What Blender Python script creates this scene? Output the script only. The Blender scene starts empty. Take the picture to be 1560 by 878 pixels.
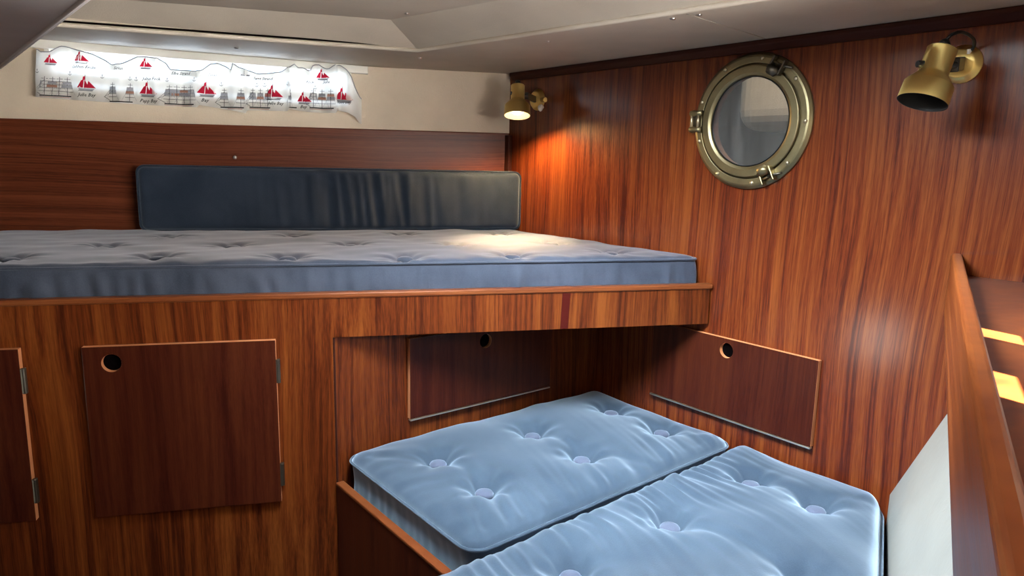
import bpy, bmesh, math, random
from mathutils import Vector, Matrix, noise
from math import sin, cos, pi, exp, hypot, sqrt, radians
random.seed(7)
scene = bpy.context.scene
COL = scene.collection
Z0 = 1.25                      # eye height above the cabin sole; all coordinates below are relative to the eye

# ------------------------------------------------------------------ camera
CM = ((0.7847147, -0.09491947, 0.61254643), (-0.61953002, -0.15220016, 0.7700764), (0.02013442, -0.98378118, -0.17823917))
cam_d = bpy.data.cameras.new('camera'); cam = bpy.data.objects.new('camera', cam_d); COL.objects.link(cam)
cam_d.sensor_width = 36; cam_d.lens = 36 * 1080 / 1560; cam_d.clip_start = 0.01
cam.matrix_world = Matrix([[r[0], -r[1], -r[2], 0] for r in CM[:2]] + [[CM[2][0], -CM[2][1], -CM[2][2], Z0], [0, 0, 0, 1]])
scene.camera = cam
scene.view_settings.view_transform = 'Standard'; scene.view_settings.look = 'None'
scene.view_settings.gamma = 1; scene.view_settings.use_curve_mapping = False
scene.view_settings.exposure = 0.3
scene.cycles.use_denoising = True
scene.cycles.max_bounces = 8; scene.cycles.transparent_max_bounces = 16

# ------------------------------------------------------------------ world, sun and daylight
world = bpy.data.worlds.new('world'); scene.world = world; world.use_nodes = True
bg = world.node_tree.nodes['Background']; bg.inputs[0].default_value = (0.62, 0.80, 1.0, 1); bg.inputs[1].default_value = 2.6

def lamp(name, kind, loc, direction, energy, color, **kw):
    d = bpy.data.lights.new(name, kind); d.energy = energy; d.color = color
    for k, v in kw.items(): setattr(d, k, v)
    o = bpy.data.objects.new(name, d); COL.objects.link(o)
    o.location = (loc[0], loc[1], loc[2] + Z0)
    o.rotation_euler = Vector(direction).to_track_quat('-Z', 'Y').to_euler()
    return o
SUN_DIR = Vector((0.10, 0.90, -1.0)).normalized()
lamp('sun', 'SUN', (0, -3, 4), SUN_DIR, 220.0, (1.0, 0.90, 0.76), angle=radians(0.6))
HX0, HX1, HY0, HY1 = 0.30, 0.80, 0.46, 0.98          # overhead hatch opening
lamp('hatch_daylight', 'AREA', ((HX0 + HX1) / 2, (HY0 + HY1) / 2, 0.43), (0.6, 0.10, -1), 22.0, (0.80, 0.91, 1.0), shape='RECTANGLE', size=0.40, size_y=0.40, spread=radians(112))
lamp('starboard_daylight', 'AREA', (0.62, 0.115, 0.035), (-0.39, 1.0, 0.25), 8.5, (1.0, 0.97, 0.92), shape='RECTANGLE', size=0.85, size_y=0.14, spread=radians(98))
lamp('aft_reflection_light', 'AREA', (-1.345, 1.80, -0.98), (1, 0, 0), 3.0, (1.0, 0.96, 0.82), shape='RECTANGLE', size=0.26, size_y=0.24)  # added low light that puts the bright reflection on the bulkhead

# ------------------------------------------------------------------ geometry of the cabin
def ray(px, py):
    c = (px - 780, py - 439, 1080)
    return Vector([sum(CM[i][k] * c[k] for k in range(3)) for i in range(3)])
def onplane(px, py, p, n):
    r = ray(px, py); return r * (Vector(p).dot(n) / r.dot(n))
D = 1.4                                                   # forward bulkhead at x = D
def bulk(px, py, x=D): return onplane(px, py, (x, 0, 0), Vector((1, 0, 0)))
TH = Vector((1, -0.4645, 0)).normalized(); NF = Vector((TH.y, -TH.x, 0))      # berth front: along / out to the cabin
def FY(x): return 1.363 - 0.4645 * (x - 0.606)
def FP(x, z, off=0): return Vector((x, FY(x), z)) + NF * off
TP = Vector((cos(radians(24)), -sin(radians(24)), 0)); NP = Vector((TP.y, -TP.x, 0))    # port hull
PS = TP.y / TP.x
def PY(x): return 1.79 + PS * (x - 1.4)
def PW(x, z, off=0): return PP(x, z + 0.034 * (1.0 - x), off)
def PP(x, z, off=0): return Vector((x, PY(x), z)) + NP * off
TS = Vector((1, 0.39, 0)).normalized()                    # starboard shelf direction
def FID(x): return 0.499 + 0.384 * (x - 1.4)
def SY(x, z):                                             # starboard hull skin
    if z > -0.20: return 0.370 - 0.437 * (z + 0.20) + 0.39 * (x - 1.4)
    if z > -0.634:
        t = (z + 0.634) / 0.434
        return (1 - t) * (0.552 + 0.46 * (x - 1.4)) + t * (0.370 + 0.39 * (x - 1.4))
    return 0.552 + 0.46 * (x - 1.4)
ZC, ZU, ZF = 0.26, 0.31, -Z0

# ------------------------------------------------------------------ helpers
WL = {}
def tag(o, label=None, cat=None, group=None, kind=None):
    if label: o['label'] = label
    if cat: o['category'] = cat
    if group: o['group'] = group
    if kind: o['kind'] = kind
    return o
def thing(name, label, cat, base, group=None):
    o = bpy.data.objects.new(name, None); COL.objects.link(o); o.empty_display_size = 0.05
    o.location = (base[0], base[1], base[2] + Z0); WL[o] = Vector(o.location)
    return tag(o, label, cat, group)
def obj(name, bm, mat, parent=None, smooth=False, bevel=0, kind=None, seg=2, angle=40):
    for v in bm.verts: v.co.z += Z0
    if parent is None:
        xs = [v.co for v in bm.verts]
        base = Vector(((min(c.x for c in xs) + max(c.x for c in xs)) / 2, (min(c.y for c in xs) + max(c.y for c in xs)) / 2, min(c.z for c in xs)))
    else: base = Vector((0, 0, 0))
    org = WL[parent] if parent is not None else base
    for v in bm.verts: v.co -= org
    bmesh.ops.recalc_face_normals(bm, faces=bm.faces)
    me = bpy.data.meshes.new(name); bm.to_mesh(me); bm.free()
    for m in (mat if isinstance(mat, (list, tuple)) else [mat]): me.materials.append(m)
    if smooth:
        for p in me.polygons: p.use_smooth = True
    o = bpy.data.objects.new(name, me); COL.objects.link(o)
    if parent is not None: o.parent = parent; WL[o] = Vector(WL[parent])
    else: o.location = base; WL[o] = Vector(base)
    if bevel:
        b = o.modifiers.new('bevel', 'BEVEL'); b.width = bevel; b.segments = seg; b.limit_method = 'ANGLE'; b.angle_limit = radians(angle)
    if kind: o['kind'] = kind
    return o
def prism(bm, pts, ext, mi=0, mi_side=None):
    pts = [Vector(p) for p in pts]; ext = Vector(ext)
    a = [bm.verts.new(p) for p in pts]; b = [bm.verts.new(p + ext) for p in pts]
    fs = [bm.faces.new(a), bm.faces.new(b[::-1])]
    for f in fs: f.material_index = mi
    n = len(pts)
    for i in range(n):
        f = bm.faces.new((a[i], b[i], b[(i + 1) % n], a[(i + 1) % n])); f.material_index = mi if mi_side is None else mi_side
def box(bm, lo, hi, mi=0):
    prism(bm, [(lo[0], lo[1], lo[2]), (hi[0], lo[1], lo[2]), (hi[0], hi[1], lo[2]), (lo[0], hi[1], lo[2])], (0, 0, hi[2] - lo[2]), mi)
def obox(bm, o, u, v, w, mi=0):
    o, u, v, w = map(Vector, (o, u, v, w)); prism(bm, [o, o + u, o + u + v, o + v], w, mi)
def frame_of(ax):
    ax = Vector(ax).normalized(); t = Vector((0, 0, 1)) if abs(ax.z) < 0.9 else Vector((1, 0, 0))
    u = ax.cross(t).normalized(); return ax, u, ax.cross(u)
def tube(bm, pts, r, seg=8, closed=False, caps=True):
    pts = [Vector(p) for p in pts]; n = len(pts); rings = []; pu = None
    for i, p in enumerate(pts):
        if closed: t = pts[(i + 1) % n] - pts[i - 1]
        else: t = pts[min(i + 1, n - 1)] - pts[max(i - 1, 0)]
        t.normalize()
        if pu is None: _, u, _ = frame_of(t)
        else: u = (pu - t * pu.dot(t)).normalized()
        pu = u; w = t.cross(u); rr = r[i] if isinstance(r, (list, tuple)) else r
        rings.append([bm.verts.new(p + (u * cos(2 * pi * k / seg) + w * sin(2 * pi * k / seg)) * rr) for k in range(seg)])
    for i in range(n if closed else n - 1):
        a, b = rings[i], rings[(i + 1) % n]
        for k in range(seg): bm.faces.new((a[k], a[(k + 1) % seg], b[(k + 1) % seg], b[k]))
    if not closed and caps: bm.faces.new(rings[0][::-1]); bm.faces.new(rings[-1])
def lathe(bm, prof, org, axis, seg=32, closed=False, mi=0):
    org = Vector(org); ax, u, w = frame_of(axis); rings = []
    for t, r in prof:
        if r < 1e-6: rings.append([bm.verts.new(org + ax * t)])
        else: rings.append([bm.verts.new(org + ax * t + (u * cos(2 * pi * k / seg) + w * sin(2 * pi * k / seg)) * r) for k in range(seg)])
    prs = list(zip(rings, rings[1:])) + ([(rings[-1], rings[0])] if closed else [])
    for a, b in prs:
        for k in range(seg):
            q = [a[k % len(a)], a[(k + 1) % len(a)], b[(k + 1) % len(b)], b[k % len(b)]]
            q = [v for i, v in enumerate(q) if v not in q[:i]]
            if len(q) > 2: bm.faces.new(q).material_index = mi
def cyl(bm, a, b, r, seg=16):
    a, b = Vector(a), Vector(b); L = (b - a).length
    lathe(bm, [(0, 0), (0, r), (L, r), (L, 0)], a, b - a, seg)
def plate(bm, O, U, V, N, w, h, t, hole=None):
    """Board on a surface with an optional round finger hole; edges and the hole's rim take material 1."""
    O, U, V, N = map(Vector, (O, U, V, N))
    if not hole: prism(bm, [O, O + U * w, O + U * w + V * h, O + V * h], N * t, 0, 1); return
    cu, cv, r = hole
    an = sorted([2 * pi * k / 36 for k in range(36)] + [math.atan2(y - cv, x - cu) % (2 * pi) for x in (0, w) for y in (0, h)])
    lay = []
    for k in (0, 1):
        ins, outs = [], []
        for a in an:
            c, s = cos(a), sin(a); T = 1e9
            if c > 1e-9: T = min(T, (w - cu) / c)
            if c < -1e-9: T = min(T, -cu / c)
            if s > 1e-9: T = min(T, (h - cv) / s)
            if s < -1e-9: T = min(T, -cv / s)
            ins.append(bm.verts.new(O + U * (cu + r * c) + V * (cv + r * s) + N * t * k))
            outs.append(bm.verts.new(O + U * (cu + T * c) + V * (cv + T * s) + N * t * k))
        lay.append((ins, outs))
    n = len(an)
    for i in range(n):
        j = (i + 1) % n
        for (ins, outs) in lay: bm.faces.new((ins[i], ins[j], outs[j], outs[i]))
        for q in (0, 1): bm.faces.new((lay[0][q][i], lay[0][q][j], lay[1][q][j], lay[1][q][i])).material_index = 1

# ------------------------------------------------------------------ materials
def nodes(name):
    m = bpy.data.materials.new(name); m.use_nodes = True; nt = m.node_tree
    return m, nt, nt.nodes['Principled BSDF']
def N_(nt, t, **kw):
    n = nt.nodes.new(t)
    for k, v in kw.items(): setattr(n, k, v)
    return n
def plain(name, col, rough=0.5, metal=0, **inp):
    m, nt, b = nodes(name)
    b.inputs['Base Color'].default_value = (*col, 1); b.inputs['Roughness'].default_value = rough; b.inputs['Metallic'].default_value = metal
    for k, v in inp.items(): b.inputs[k].default_value = v
    return m
def mahogany(name, grain='Z', dark=(0.050, 0.011, 0.005), mid=(0.16, 0.040, 0.013), light=(0.34, 0.105, 0.030), broad=22, rough=0.33, coat=0.03, seed=0.0, red=0.0):
    m, nt, b = nodes(name); L = nt.links.new
    tc = N_(nt, 'ShaderNodeTexCoord')
    def mp(s, f):
        q = N_(nt, 'ShaderNodeMapping'); q.inputs['Scale'].default_value = {'Z': (s, s, f), 'X': (f, s, s), 'H': (f, f, s)}[grain]
        q.inputs['Location'].default_value = (seed, seed * 1.7, seed * 0.6)
        return q
    wob = N_(nt, 'ShaderNodeTexNoise'); wm = mp(2.2, 1.1); wob.inputs['Scale'].default_value = 1; wob.inputs['Detail'].default_value = 1
    L(tc.outputs['Object'], wm.inputs[0]); L(wm.outputs[0], wob.inputs['Vector'])
    sub = N_(nt, 'ShaderNodeVectorMath', operation='SUBTRACT'); sub.inputs[1].default_value = (0.5, 0.5, 0.5); L(wob.outputs['Color'], sub.inputs[0])
    sc = N_(nt, 'ShaderNodeVectorMath', operation='SCALE'); sc.inputs['Scale'].default_value = 0.075; L(sub.outputs[0], sc.inputs[0])
    add = N_(nt, 'ShaderNodeVectorMath', operation='ADD'); L(tc.outputs['Object'], add.inputs[0]); L(sc.outputs[0], add.inputs[1])
    def nz(s, f, det, rg=0.6):
        q = mp(s, f); n = N_(nt, 'ShaderNodeTexNoise'); n.inputs['Scale'].default_value = 1; n.inputs['Detail'].default_value = det; n.inputs['Roughness'].default_value = rg
        L(add.outputs[0], q.inputs[0]); L(q.outputs[0], n.inputs['Vector']); return n
    a = nz(broad, 0.4, 2); f = nz(broad * 4.5, 2.5, 3, 0.65); p = nz(900, 28, 1); lo = nz(3.5, 1.6, 1)
    def mix(x, y, k):
        q = N_(nt, 'ShaderNodeMath', operation='MULTIPLY_ADD'); q.inputs[1].default_value = k; L(y, q.inputs[0]); L(x, q.inputs[2]); return q.outputs[0]
    def scl(x, k):
        q = N_(nt, 'ShaderNodeMath', operation='MULTIPLY'); q.inputs[1].default_value = k; L(x, q.inputs[0]); return q.outputs[0]
    v = mix(mix(mix(scl(a.outputs[0], 0.36), f.outputs[0], 0.36), p.outputs[0], 0.16), lo.outputs[0], 0.12)
    r = N_(nt, 'ShaderNodeValToRGB'); e = r.color_ramp.elements
    e[0].position = 0.405; e[0].color = (*dark, 1); e[1].position = 0.60; e[1].color = (*light, 1)
    k = e.new(0.49); k.color = (*mid, 1)
    L(v, r.inputs[0]); L(r.outputs[0], b.inputs['Base Color'])
    rr = N_(nt, 'ShaderNodeMapRange'); rr.inputs[3].default_value = rough - 0.06; rr.inputs[4].default_value = rough + 0.12; L(f.outputs[0], rr.inputs[0]); L(rr.outputs[0], b.inputs['Roughness'])
    bu = N_(nt, 'ShaderNodeBump'); bu.inputs['Strength'].default_value = 0.10; bu.inputs['Distance'].default_value = 0.002; L(p.outputs[0], bu.inputs['Height']); L(bu.outputs[0], b.inputs['Normal'])
    b.inputs['Coat Weight'].default_value = coat; b.inputs['Coat Roughness'].default_value = 0.16; b.inputs['Specular IOR Level'].default_value = 0.16
    return m
W_BULK = mahogany('mahogany_bulkhead', 'Z', broad=46, coat=0.4, seed=1.3, dark=(0.0513, 0.0079, 0.0036), mid=(0.1208, 0.0219, 0.0060), light=(0.1968, 0.0504, 0.0111))
W_FRONT = mahogany('mahogany_front', 'Z', broad=32, dark=(0.0399, 0.0070, 0.0022), mid=(0.1046, 0.0210, 0.0046), light=(0.1861, 0.0491, 0.0094), seed=4.1)
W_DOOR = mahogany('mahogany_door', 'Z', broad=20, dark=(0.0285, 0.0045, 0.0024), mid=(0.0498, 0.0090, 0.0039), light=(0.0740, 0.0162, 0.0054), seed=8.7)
W_HULL = mahogany('mahogany_hull', 'H', broad=70, dark=(0.0598, 0.0126, 0.0060), mid=(0.1069, 0.0243, 0.0099), light=(0.1604, 0.0413, 0.0167), seed=2.2)
W_FID = mahogany('mahogany_shelf', 'H', broad=30, dark=(0.115, 0.026, 0.008), mid=(0.19, 0.048, 0.012), light=(0.28, 0.080, 0.020), seed=6.5)
W_RAIL = mahogany('mahogany_rail', 'H', broad=30, dark=(0.1152, 0.0277, 0.0092), mid=(0.1536, 0.0413, 0.0122), light=(0.1958, 0.0594, 0.0185), seed=5.5)
W_EDGE = plain('mahogany_edge', (0.55, 0.22, 0.09), 0.45)
W_DARK = plain('dark_mahogany', (0.040, 0.011, 0.007), 0.5, 0, **{'Specular IOR Level': 0.12})
W_STRIP = plain('red_mahogany', (0.055, 0.006, 0.004), 0.5, 0, **{'Specular IOR Level': 0.1})
BLACK = plain('cavity_black', (0.003, 0.002, 0.002), 1.0, 0, **{'Specular IOR Level': 0.0})
SOLE = mahogany('cabin_sole', 'X', broad=18, dark=(0.05, 0.02, 0.01), mid=(0.11, 0.05, 0.02), light=(0.16, 0.08, 0.035))

def leather(name, col, bump=0.25, scale=160, rough=0.55):
    m, nt, b = nodes(name); L = nt.links.new; tc = N_(nt, 'ShaderNodeTexCoord')
    n = N_(nt, 'ShaderNodeTexNoise'); n.inputs['Scale'].default_value = scale; n.inputs['Detail'].default_value = 5; n.inputs['Distortion'].default_value = 1.2; L(tc.outputs['Object'], n.inputs['Vector'])
    n2 = N_(nt, 'ShaderNodeTexNoise'); n2.inputs['Scale'].default_value = 9; n2.inputs['Detail'].default_value = 4; L(tc.outputs['Object'], n2.inputs['Vector'])
    r = N_(nt, 'ShaderNodeValToRGB'); e = r.color_ramp.elements; e[0].position = 0.3; e[1].position = 0.7
    e[0].color = (*[c * 0.88 for c in col], 1); e[1].color = (*col, 1); L(n2.outputs[0], r.inputs[0]); L(r.outputs[0], b.inputs['Base Color'])
    ad = N_(nt, 'ShaderNodeMath', operation='MULTIPLY_ADD'); ad.inputs[1].default_value = 1.5; L(n2.outputs[0], ad.inputs[0]); L(n.outputs[0], ad.inputs[2])
    bu = N_(nt, 'ShaderNodeBump'); bu.inputs['Strength'].default_value = bump; bu.inputs['Distance'].default_value = 0.004; L(ad.outputs[0], bu.inputs['Height']); L(bu.outputs[0], b.inputs['Normal'])
    b.inputs['Roughness'].default_value = rough; b.inputs['Specular IOR Level'].default_value = 0.4
    return m
LINER = leather('cream_liner', (0.64, 0.53, 0.40))
CEIL = leather('ceiling_vinyl', (0.50, 0.43, 0.35), 0.2, 220)
BEAMM = leather('beam_vinyl', (0.56, 0.50, 0.47), 0.12, 260, 0.5)
GELCOAT = leather('white_lining', (0.30, 0.305, 0.28), 0.12, 60, 0.5)

def velvet(name, c0, c1, sheen=1.0, tint=(0.66, 0.83, 1, 1)):
    m, nt, b = nodes(name); L = nt.links.new; tc = N_(nt, 'ShaderNodeTexCoord')
    n = N_(nt, 'ShaderNodeTexNoise'); n.inputs['Scale'].default_value = 7; n.inputs['Detail'].default_value = 4; n.inputs['Distortion'].default_value = 0.8; L(tc.outputs['Object'], n.inputs['Vector'])
    n2 = N_(nt, 'ShaderNodeTexNoise'); n2.inputs['Scale'].default_value = 420; n2.inputs['Detail'].default_value = 2; L(tc.outputs['Object'], n2.inputs['Vector'])
    md = N_(nt, 'ShaderNodeMath', operation='MULTIPLY_ADD'); md.inputs[1].default_value = 0.35; L(n2.outputs[0], md.inputs[0]); L(n.outputs[0], md.inputs[2])
    r = N_(nt, 'ShaderNodeValToRGB'); e = r.color_ramp.elements; e[0].position = 0.45; e[1].position = 0.9; e[0].color = (*c0, 1); e[1].color = (*c1, 1)
    L(md.outputs[0], r.inputs[0]); L(r.outputs[0], b.inputs['Base Color'])
    bu = N_(nt, 'ShaderNodeBump'); bu.inputs['Strength'].default_value = 0.12; bu.inputs['Distance'].default_value = 0.002; L(n2.outputs[0], bu.inputs['Height']); L(bu.outputs[0], b.inputs['Normal'])
    b.inputs['Roughness'].default_value = 0.75; b.inputs['Specular IOR Level'].default_value = 0.2
    if sheen >= 1:
        sh_ = N_(nt, 'ShaderNodeBsdfSheen'); sh_.inputs['Color'].default_value = (0.13, 0.17, 0.215, 1); sh_.inputs['Roughness'].default_value = 0.42
        ad_ = N_(nt, 'ShaderNodeAddShader'); L(b.outputs[0], ad_.inputs[0]); L(sh_.outputs[0], ad_.inputs[1]); L(ad_.outputs[0], nt.nodes['Material Output'].inputs[0]); L(bu.outputs[0], sh_.inputs['Normal'])
    b.inputs['Sheen Weight'].default_value = sheen; b.inputs['Sheen Roughness'].default_value = 0.45; b.inputs['Sheen Tint'].default_value = tint
    return m
VELVET = velvet('blue_grey_velvet', (0.021, 0.038, 0.063), (0.045, 0.070, 0.103), 1.0, (0.6, 0.75, 0.9, 1))
VELVET_U = velvet('shaded_blue_grey_velvet', (0.028, 0.037, 0.056), (0.054, 0.064, 0.090), 0.32, (0.85, 0.88, 1, 1))  # same fabric as VELVET, greyer with less sheen to shade the upper berth
BUTTON = velvet('button_velvet', (0.065, 0.080, 0.125), (0.09, 0.105, 0.155), 0.7)
VELVET_D = velvet('dark_blue_velvet', (0.009, 0.017, 0.033), (0.022, 0.033, 0.054), 0.5, (0.75, 0.87, 1, 1))
PIPING = plain('piping_cord', (0.12, 0.15, 0.20), 0.8)

def metal(name, col, rough, var=0.25, scale=14):
    m, nt, b = nodes(name); L = nt.links.new; tc = N_(nt, 'ShaderNodeTexCoord')
    n = N_(nt, 'ShaderNodeTexNoise'); n.inputs['Scale'].default_value = scale; n.inputs['Detail'].default_value = 6; L(tc.outputs['Object'], n.inputs['Vector'])
    r = N_(nt, 'ShaderNodeValToRGB'); e = r.color_ramp.elements; e[0].position = 0.35; e[1].position = 0.65
    e[0].color = (*[c * (1 - var) for c in col], 1); e[1].color = (*col, 1); L(n.outputs[0], r.inputs[0]); L(r.outputs[0], b.inputs['Base Color'])
    b.inputs['Metallic'].default_value = 1; b.inputs['Roughness'].default_value = rough
    return m
BRASS = metal('satin_brass', (0.92, 0.68, 0.24), 0.36, 0.06)
_b = BRASS.node_tree; _t = _b.nodes.new('ShaderNodeTangent'); _t.direction_type = 'RADIAL'; _t.axis = 'Z'
_p = _b.nodes['Principled BSDF']; _b.links.new(_t.outputs[0], _p.inputs['Tangent']); _p.inputs['Anisotropic'].default_value = 0.8
BRONZE = metal('aged_bronze', (0.36, 0.30, 0.165), 0.42, 0.3)
BRONZE_L = metal('worn_bronze', (0.60, 0.52, 0.36), 0.35, 0.2)
HINGE = metal('dark_hinge_metal', (0.16, 0.14, 0.11), 0.45)
ALU = metal('hinge_strip_metal', (0.80, 0.74, 0.62), 0.35, 0.1)
BLACKP = plain('black_plastic', (0.012, 0.012, 0.013), 0.35)
WHITEP = plain('white_plastic', (0.75, 0.73, 0.68), 0.4)
SHADE_IN = plain('shade_lining', (0.75, 0.68, 0.5), 0.5)
SHADE_UNLIT = plain('unlit_shade_lining', (0.01, 0.01, 0.01), 0.6)  # same lining coloured black for the dark inside of the unlit lamp
STEEL = metal('steel_screw', (0.65, 0.62, 0.58), 0.3)
RAILW = plain('white_painted_rail', (0.78, 0.75, 0.68), 0.35)
def glassmat(name, tint=(1, 1, 1), haze=0.0):
    m = bpy.data.materials.new(name); m.use_nodes = True; nt = m.node_tree; nt.nodes.clear(); L = nt.links.new
    out = N_(nt, 'ShaderNodeOutputMaterial'); tr = N_(nt, 'ShaderNodeBsdfTransparent'); gl = N_(nt, 'ShaderNodeBsdfGlossy'); gl.inputs['Roughness'].default_value = 0.04
    tr.inputs[0].default_value = (*tint, 1); lw = N_(nt, 'ShaderNodeLayerWeight'); lw.inputs[0].default_value = 0.5; pw = N_(nt, 'ShaderNodeMath', operation='POWER'); pw.inputs[1].default_value = 5; L(lw.outputs['Facing'], pw.inputs[0])
    fr = N_(nt, 'ShaderNodeMath', operation='MULTIPLY_ADD'); fr.inputs[1].default_value = 0.9; fr.inputs[2].default_value = 0.06; L(pw.outputs[0], fr.inputs[0])
    mx = N_(nt, 'ShaderNodeMixShader'); L(fr.outputs[0], mx.inputs[0]); L(tr.outputs[0], mx.inputs[1]); L(gl.outputs[0], mx.inputs[2])
    last = mx.outputs[0]
    if haze:
        tc = N_(nt, 'ShaderNodeTexCoord'); mp = N_(nt, 'ShaderNodeMapping'); mp.inputs['Scale'].default_value = (60, 60, 6); L(tc.outputs['Object'], mp.inputs[0])
        n = N_(nt, 'ShaderNodeTexNoise'); n.inputs['Scale'].default_value = 1; n.inputs['Detail'].default_value = 3; L(mp.outputs[0], n.inputs['Vector'])
        mr = N_(nt, 'ShaderNodeMapRange'); mr.inputs[1].default_value = 0.35; mr.inputs[2].default_value = 0.75; mr.inputs[3].default_value = haze * 0.3; mr.inputs[4].default_value = haze; L(n.outputs[0], mr.inputs[0])
        df = N_(nt, 'ShaderNodeBsdfDiffuse'); df.inputs[0].default_value = (0.6, 0.58, 0.54, 1)
        m2 = N_(nt, 'ShaderNodeMixShader'); L(mr.outputs[0], m2.inputs[0]); L(last, m2.inputs[1]); L(df.outputs[0], m2.inputs[2]); last = m2.outputs[0]
    L(last, out.inputs[0]); return m
GLASS = glassmat('window_glass'); PGLASS = glassmat('smeared_porthole_glass', (0.80, 0.79, 0.74), 0.20)
def emit(name, col, s):
    m, nt, b = nodes(name); b.inputs['Base Color'].default_value = (*col, 1)
    b.inputs['Emission Color'].default_value = (*col, 1); b.inputs['Emission Strength'].default_value = s; return m
BULB = emit('lit_bulb', (1.0, 0.84, 0.52), 5); HATCHM = emit('milky_hatch_pane', (0.75, 0.88, 1.0), 1.5)
def cloth(name, col, trans=0.5, clear=0.0):
    m = bpy.data.materials.new(name); m.use_nodes = True; nt = m.node_tree; nt.nodes.clear(); L = nt.links.new
    out = N_(nt, 'ShaderNodeOutputMaterial'); d = N_(nt, 'ShaderNodeBsdfDiffuse'); t = N_(nt, 'ShaderNodeBsdfTranslucent'); c = N_(nt, 'ShaderNodeBsdfTransparent')
    d.inputs[0].default_value = (*col, 1); t.inputs[0].default_value = (*col, 1)
    a = N_(nt, 'ShaderNodeMixShader'); a.inputs[0].default_value = trans; L(d.outputs[0], a.inputs[1]); L(t.outputs[0], a.inputs[2])
    b = N_(nt, 'ShaderNodeMixShader'); b.inputs[0].default_value = clear; L(a.outputs[0], b.inputs[1]); L(c.outputs[0], b.inputs[2])
    L(b.outputs[0], out.inputs[0]); return m
CLOTH = cloth('sheer_white_cotton', (0.84, 0.82, 0.78), 0.5, 0.10)
INK = cloth('ink_print', (0.03, 0.028, 0.03), 0.2); REDP = cloth('red_print', (0.55, 0.02, 0.05), 0.45); BROWNP = cloth('rust_print', (0.42, 0.22, 0.16), 0.45); GREYP = cloth('grey_print', (0.35, 0.34, 0.36), 0.45)

# ------------------------------------------------------------------ the shell
bm = bmesh.new(); box(bm, (-1.32, -0.95, ZF - 0.03), (1.46, 3.1, ZF)); obj('floor', bm, SOLE, kind='structure')
# forward bulkhead with the round cut-out behind the porthole glass
PC = Vector((D, 0.928, 0.092)); PR = 0.146
bm = bmesh.new()
plate(bm, (D + 0.02, 1.80, ZF), (0, -1, 0), (0, 0, 1), (-1, 0, 0), 2.55, Z0 + 0.32, 0.02, (1.80 - PC.y, PC.z - ZF, 0.100))
obj('wall_forward', bm, [W_BULK, W_BULK], kind='structure')
# port hull: window opening in the cream liner, mahogany panel below
WX0, WX1, WZ0, WZ1 = 0.25, 0.950, 0.143, 0.240
def quad(bm, pts, ext): prism(bm, pts, ext)
bm = bmesh.new()
for (x0, x1, z0, z1) in ((-1.32, WX0, 0.081, 0.36), (WX1, 1.40, 0.081, 0.36), (WX0, WX1, 0.081, WZ0), (WX0, WX1, WZ1, 0.36)):
    fa, fc = (PW if z0 > .09 else PP), (PW if z1 < .33 else PP)
    quad(bm, [fa(x0, z0), fa(x1, z0), fc(x1, z1), fc(x0, z1)], -NP * 0.03)
obj('wall_port', bm, LINER, kind='structure')
bm = bmesh.new(); quad(bm, [PP(-1.32, ZF, .006), PP(1.397, ZF, .006), PP(1.397, 0.081, .006), PP(-1.32, 0.081, .006)], -NP * 0.036)
port_panel = obj('wall_port_lower', bm, W_HULL, kind='structure', bevel=0.003)
for (px, py) in ((358, 240), (772, 252)):
    bm = bmesh.new(); c = onplane(px, py, PP(1.0, 0, .006), NP)
    lathe(bm, [(-.001, 0), (-.001, .0055), (.002, .005), (.004, .003), (.0045, 0)], c, NP, 14); obj('snap_fastener', bm, STEEL, port_panel, smooth=True)
bm = bmesh.new(); box(bm, (1.384, 1.772, -0.22), (1.3995, 1.80, 0.075)); obj('trim_corner', bm, W_DARK, kind='structure', bevel=0.003)
# window in the port hull
bm = bmesh.new()
for (x0, x1, z0, z1) in ((WX0 - .012, WX1 + .012, WZ0 - .012, WZ0), (WX0 - .012, WX1 + .012, WZ1, WZ1 + .008), (WX0 - .012, WX0, WZ0, WZ1), (WX1, WX1 + .012, WZ0, WZ1), (WX0, WX1, .156, .178)):
    quad(bm, [PW(x0, z0, .005), PW(x1, z0, .005), PW(x1, z1, .005), PW(x0, z1, .005)], -NP * 0.03)
win = obj('window_1', bm, RAILW, kind='structure', bevel=0.002)
bm = bmesh.new(); quad(bm, [PW(WX0, WZ0, -.022), PW(WX1, WZ0, -.022), PW(WX1, WZ1, -.022), PW(WX0, WZ1, -.022)], -NP * 0.004); obj('pane', bm, GLASS, win)
wl = lamp('window_daylight', 'AREA', PW((WX0 + WX1) / 2, (WZ0 + WZ1) / 2, -.06), NP - Vector((0, 0, .3)), 1.3, (0.80, 0.90, 1.0), shape='RECTANGLE', size=0.76, size_y=0.12)
# starboard hull skin with a long window above the shelf
SX0, SXM0, SXM1, SX1, SZ0, SZ1 = -0.60, 0.44, 0.48, 1.10, -0.05, 0.15
bm = bmesh.new()
def sskin(x0, x1, z0, z1):
    ext = Vector((0, -0.03, 0)); quad(bm, [(x0, SY(x0, z0), z0), (x1, SY(x1, z0), z0), (x1, SY(x1, z1), z1), (x0, SY(x0, z1), z1)], ext)
sskin(-1.32, 1.399, -0.20, SZ0); sskin(-1.32, 1.399, SZ1, 0.34)
for a, b in ((-1.32, SX0), (SXM0, SXM1), (SX1, 1.399)): sskin(a, b, SZ0, SZ1)
zz = [ZF, -0.9, -0.70, -0.634] + [-0.634 + 0.0434 * k for k in range(1, 11)]
xx = [-1.32 + 2.719 * k / 30 for k in range(31)]
for off in (0, -0.03):
    g = [[bm.verts.new((x, SY(x, z) + off, z)) for z in zz] for x in xx]
    for i in range(30):
        for j in range(len(zz) - 1):
            f = bm.faces.new((g[i][j], g[i + 1][j], g[i + 1][j + 1], g[i][j + 1])); f.smooth = True
obj('wall_starboard', bm, GELCOAT, kind='structure')
bm = bmesh.new()
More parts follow.
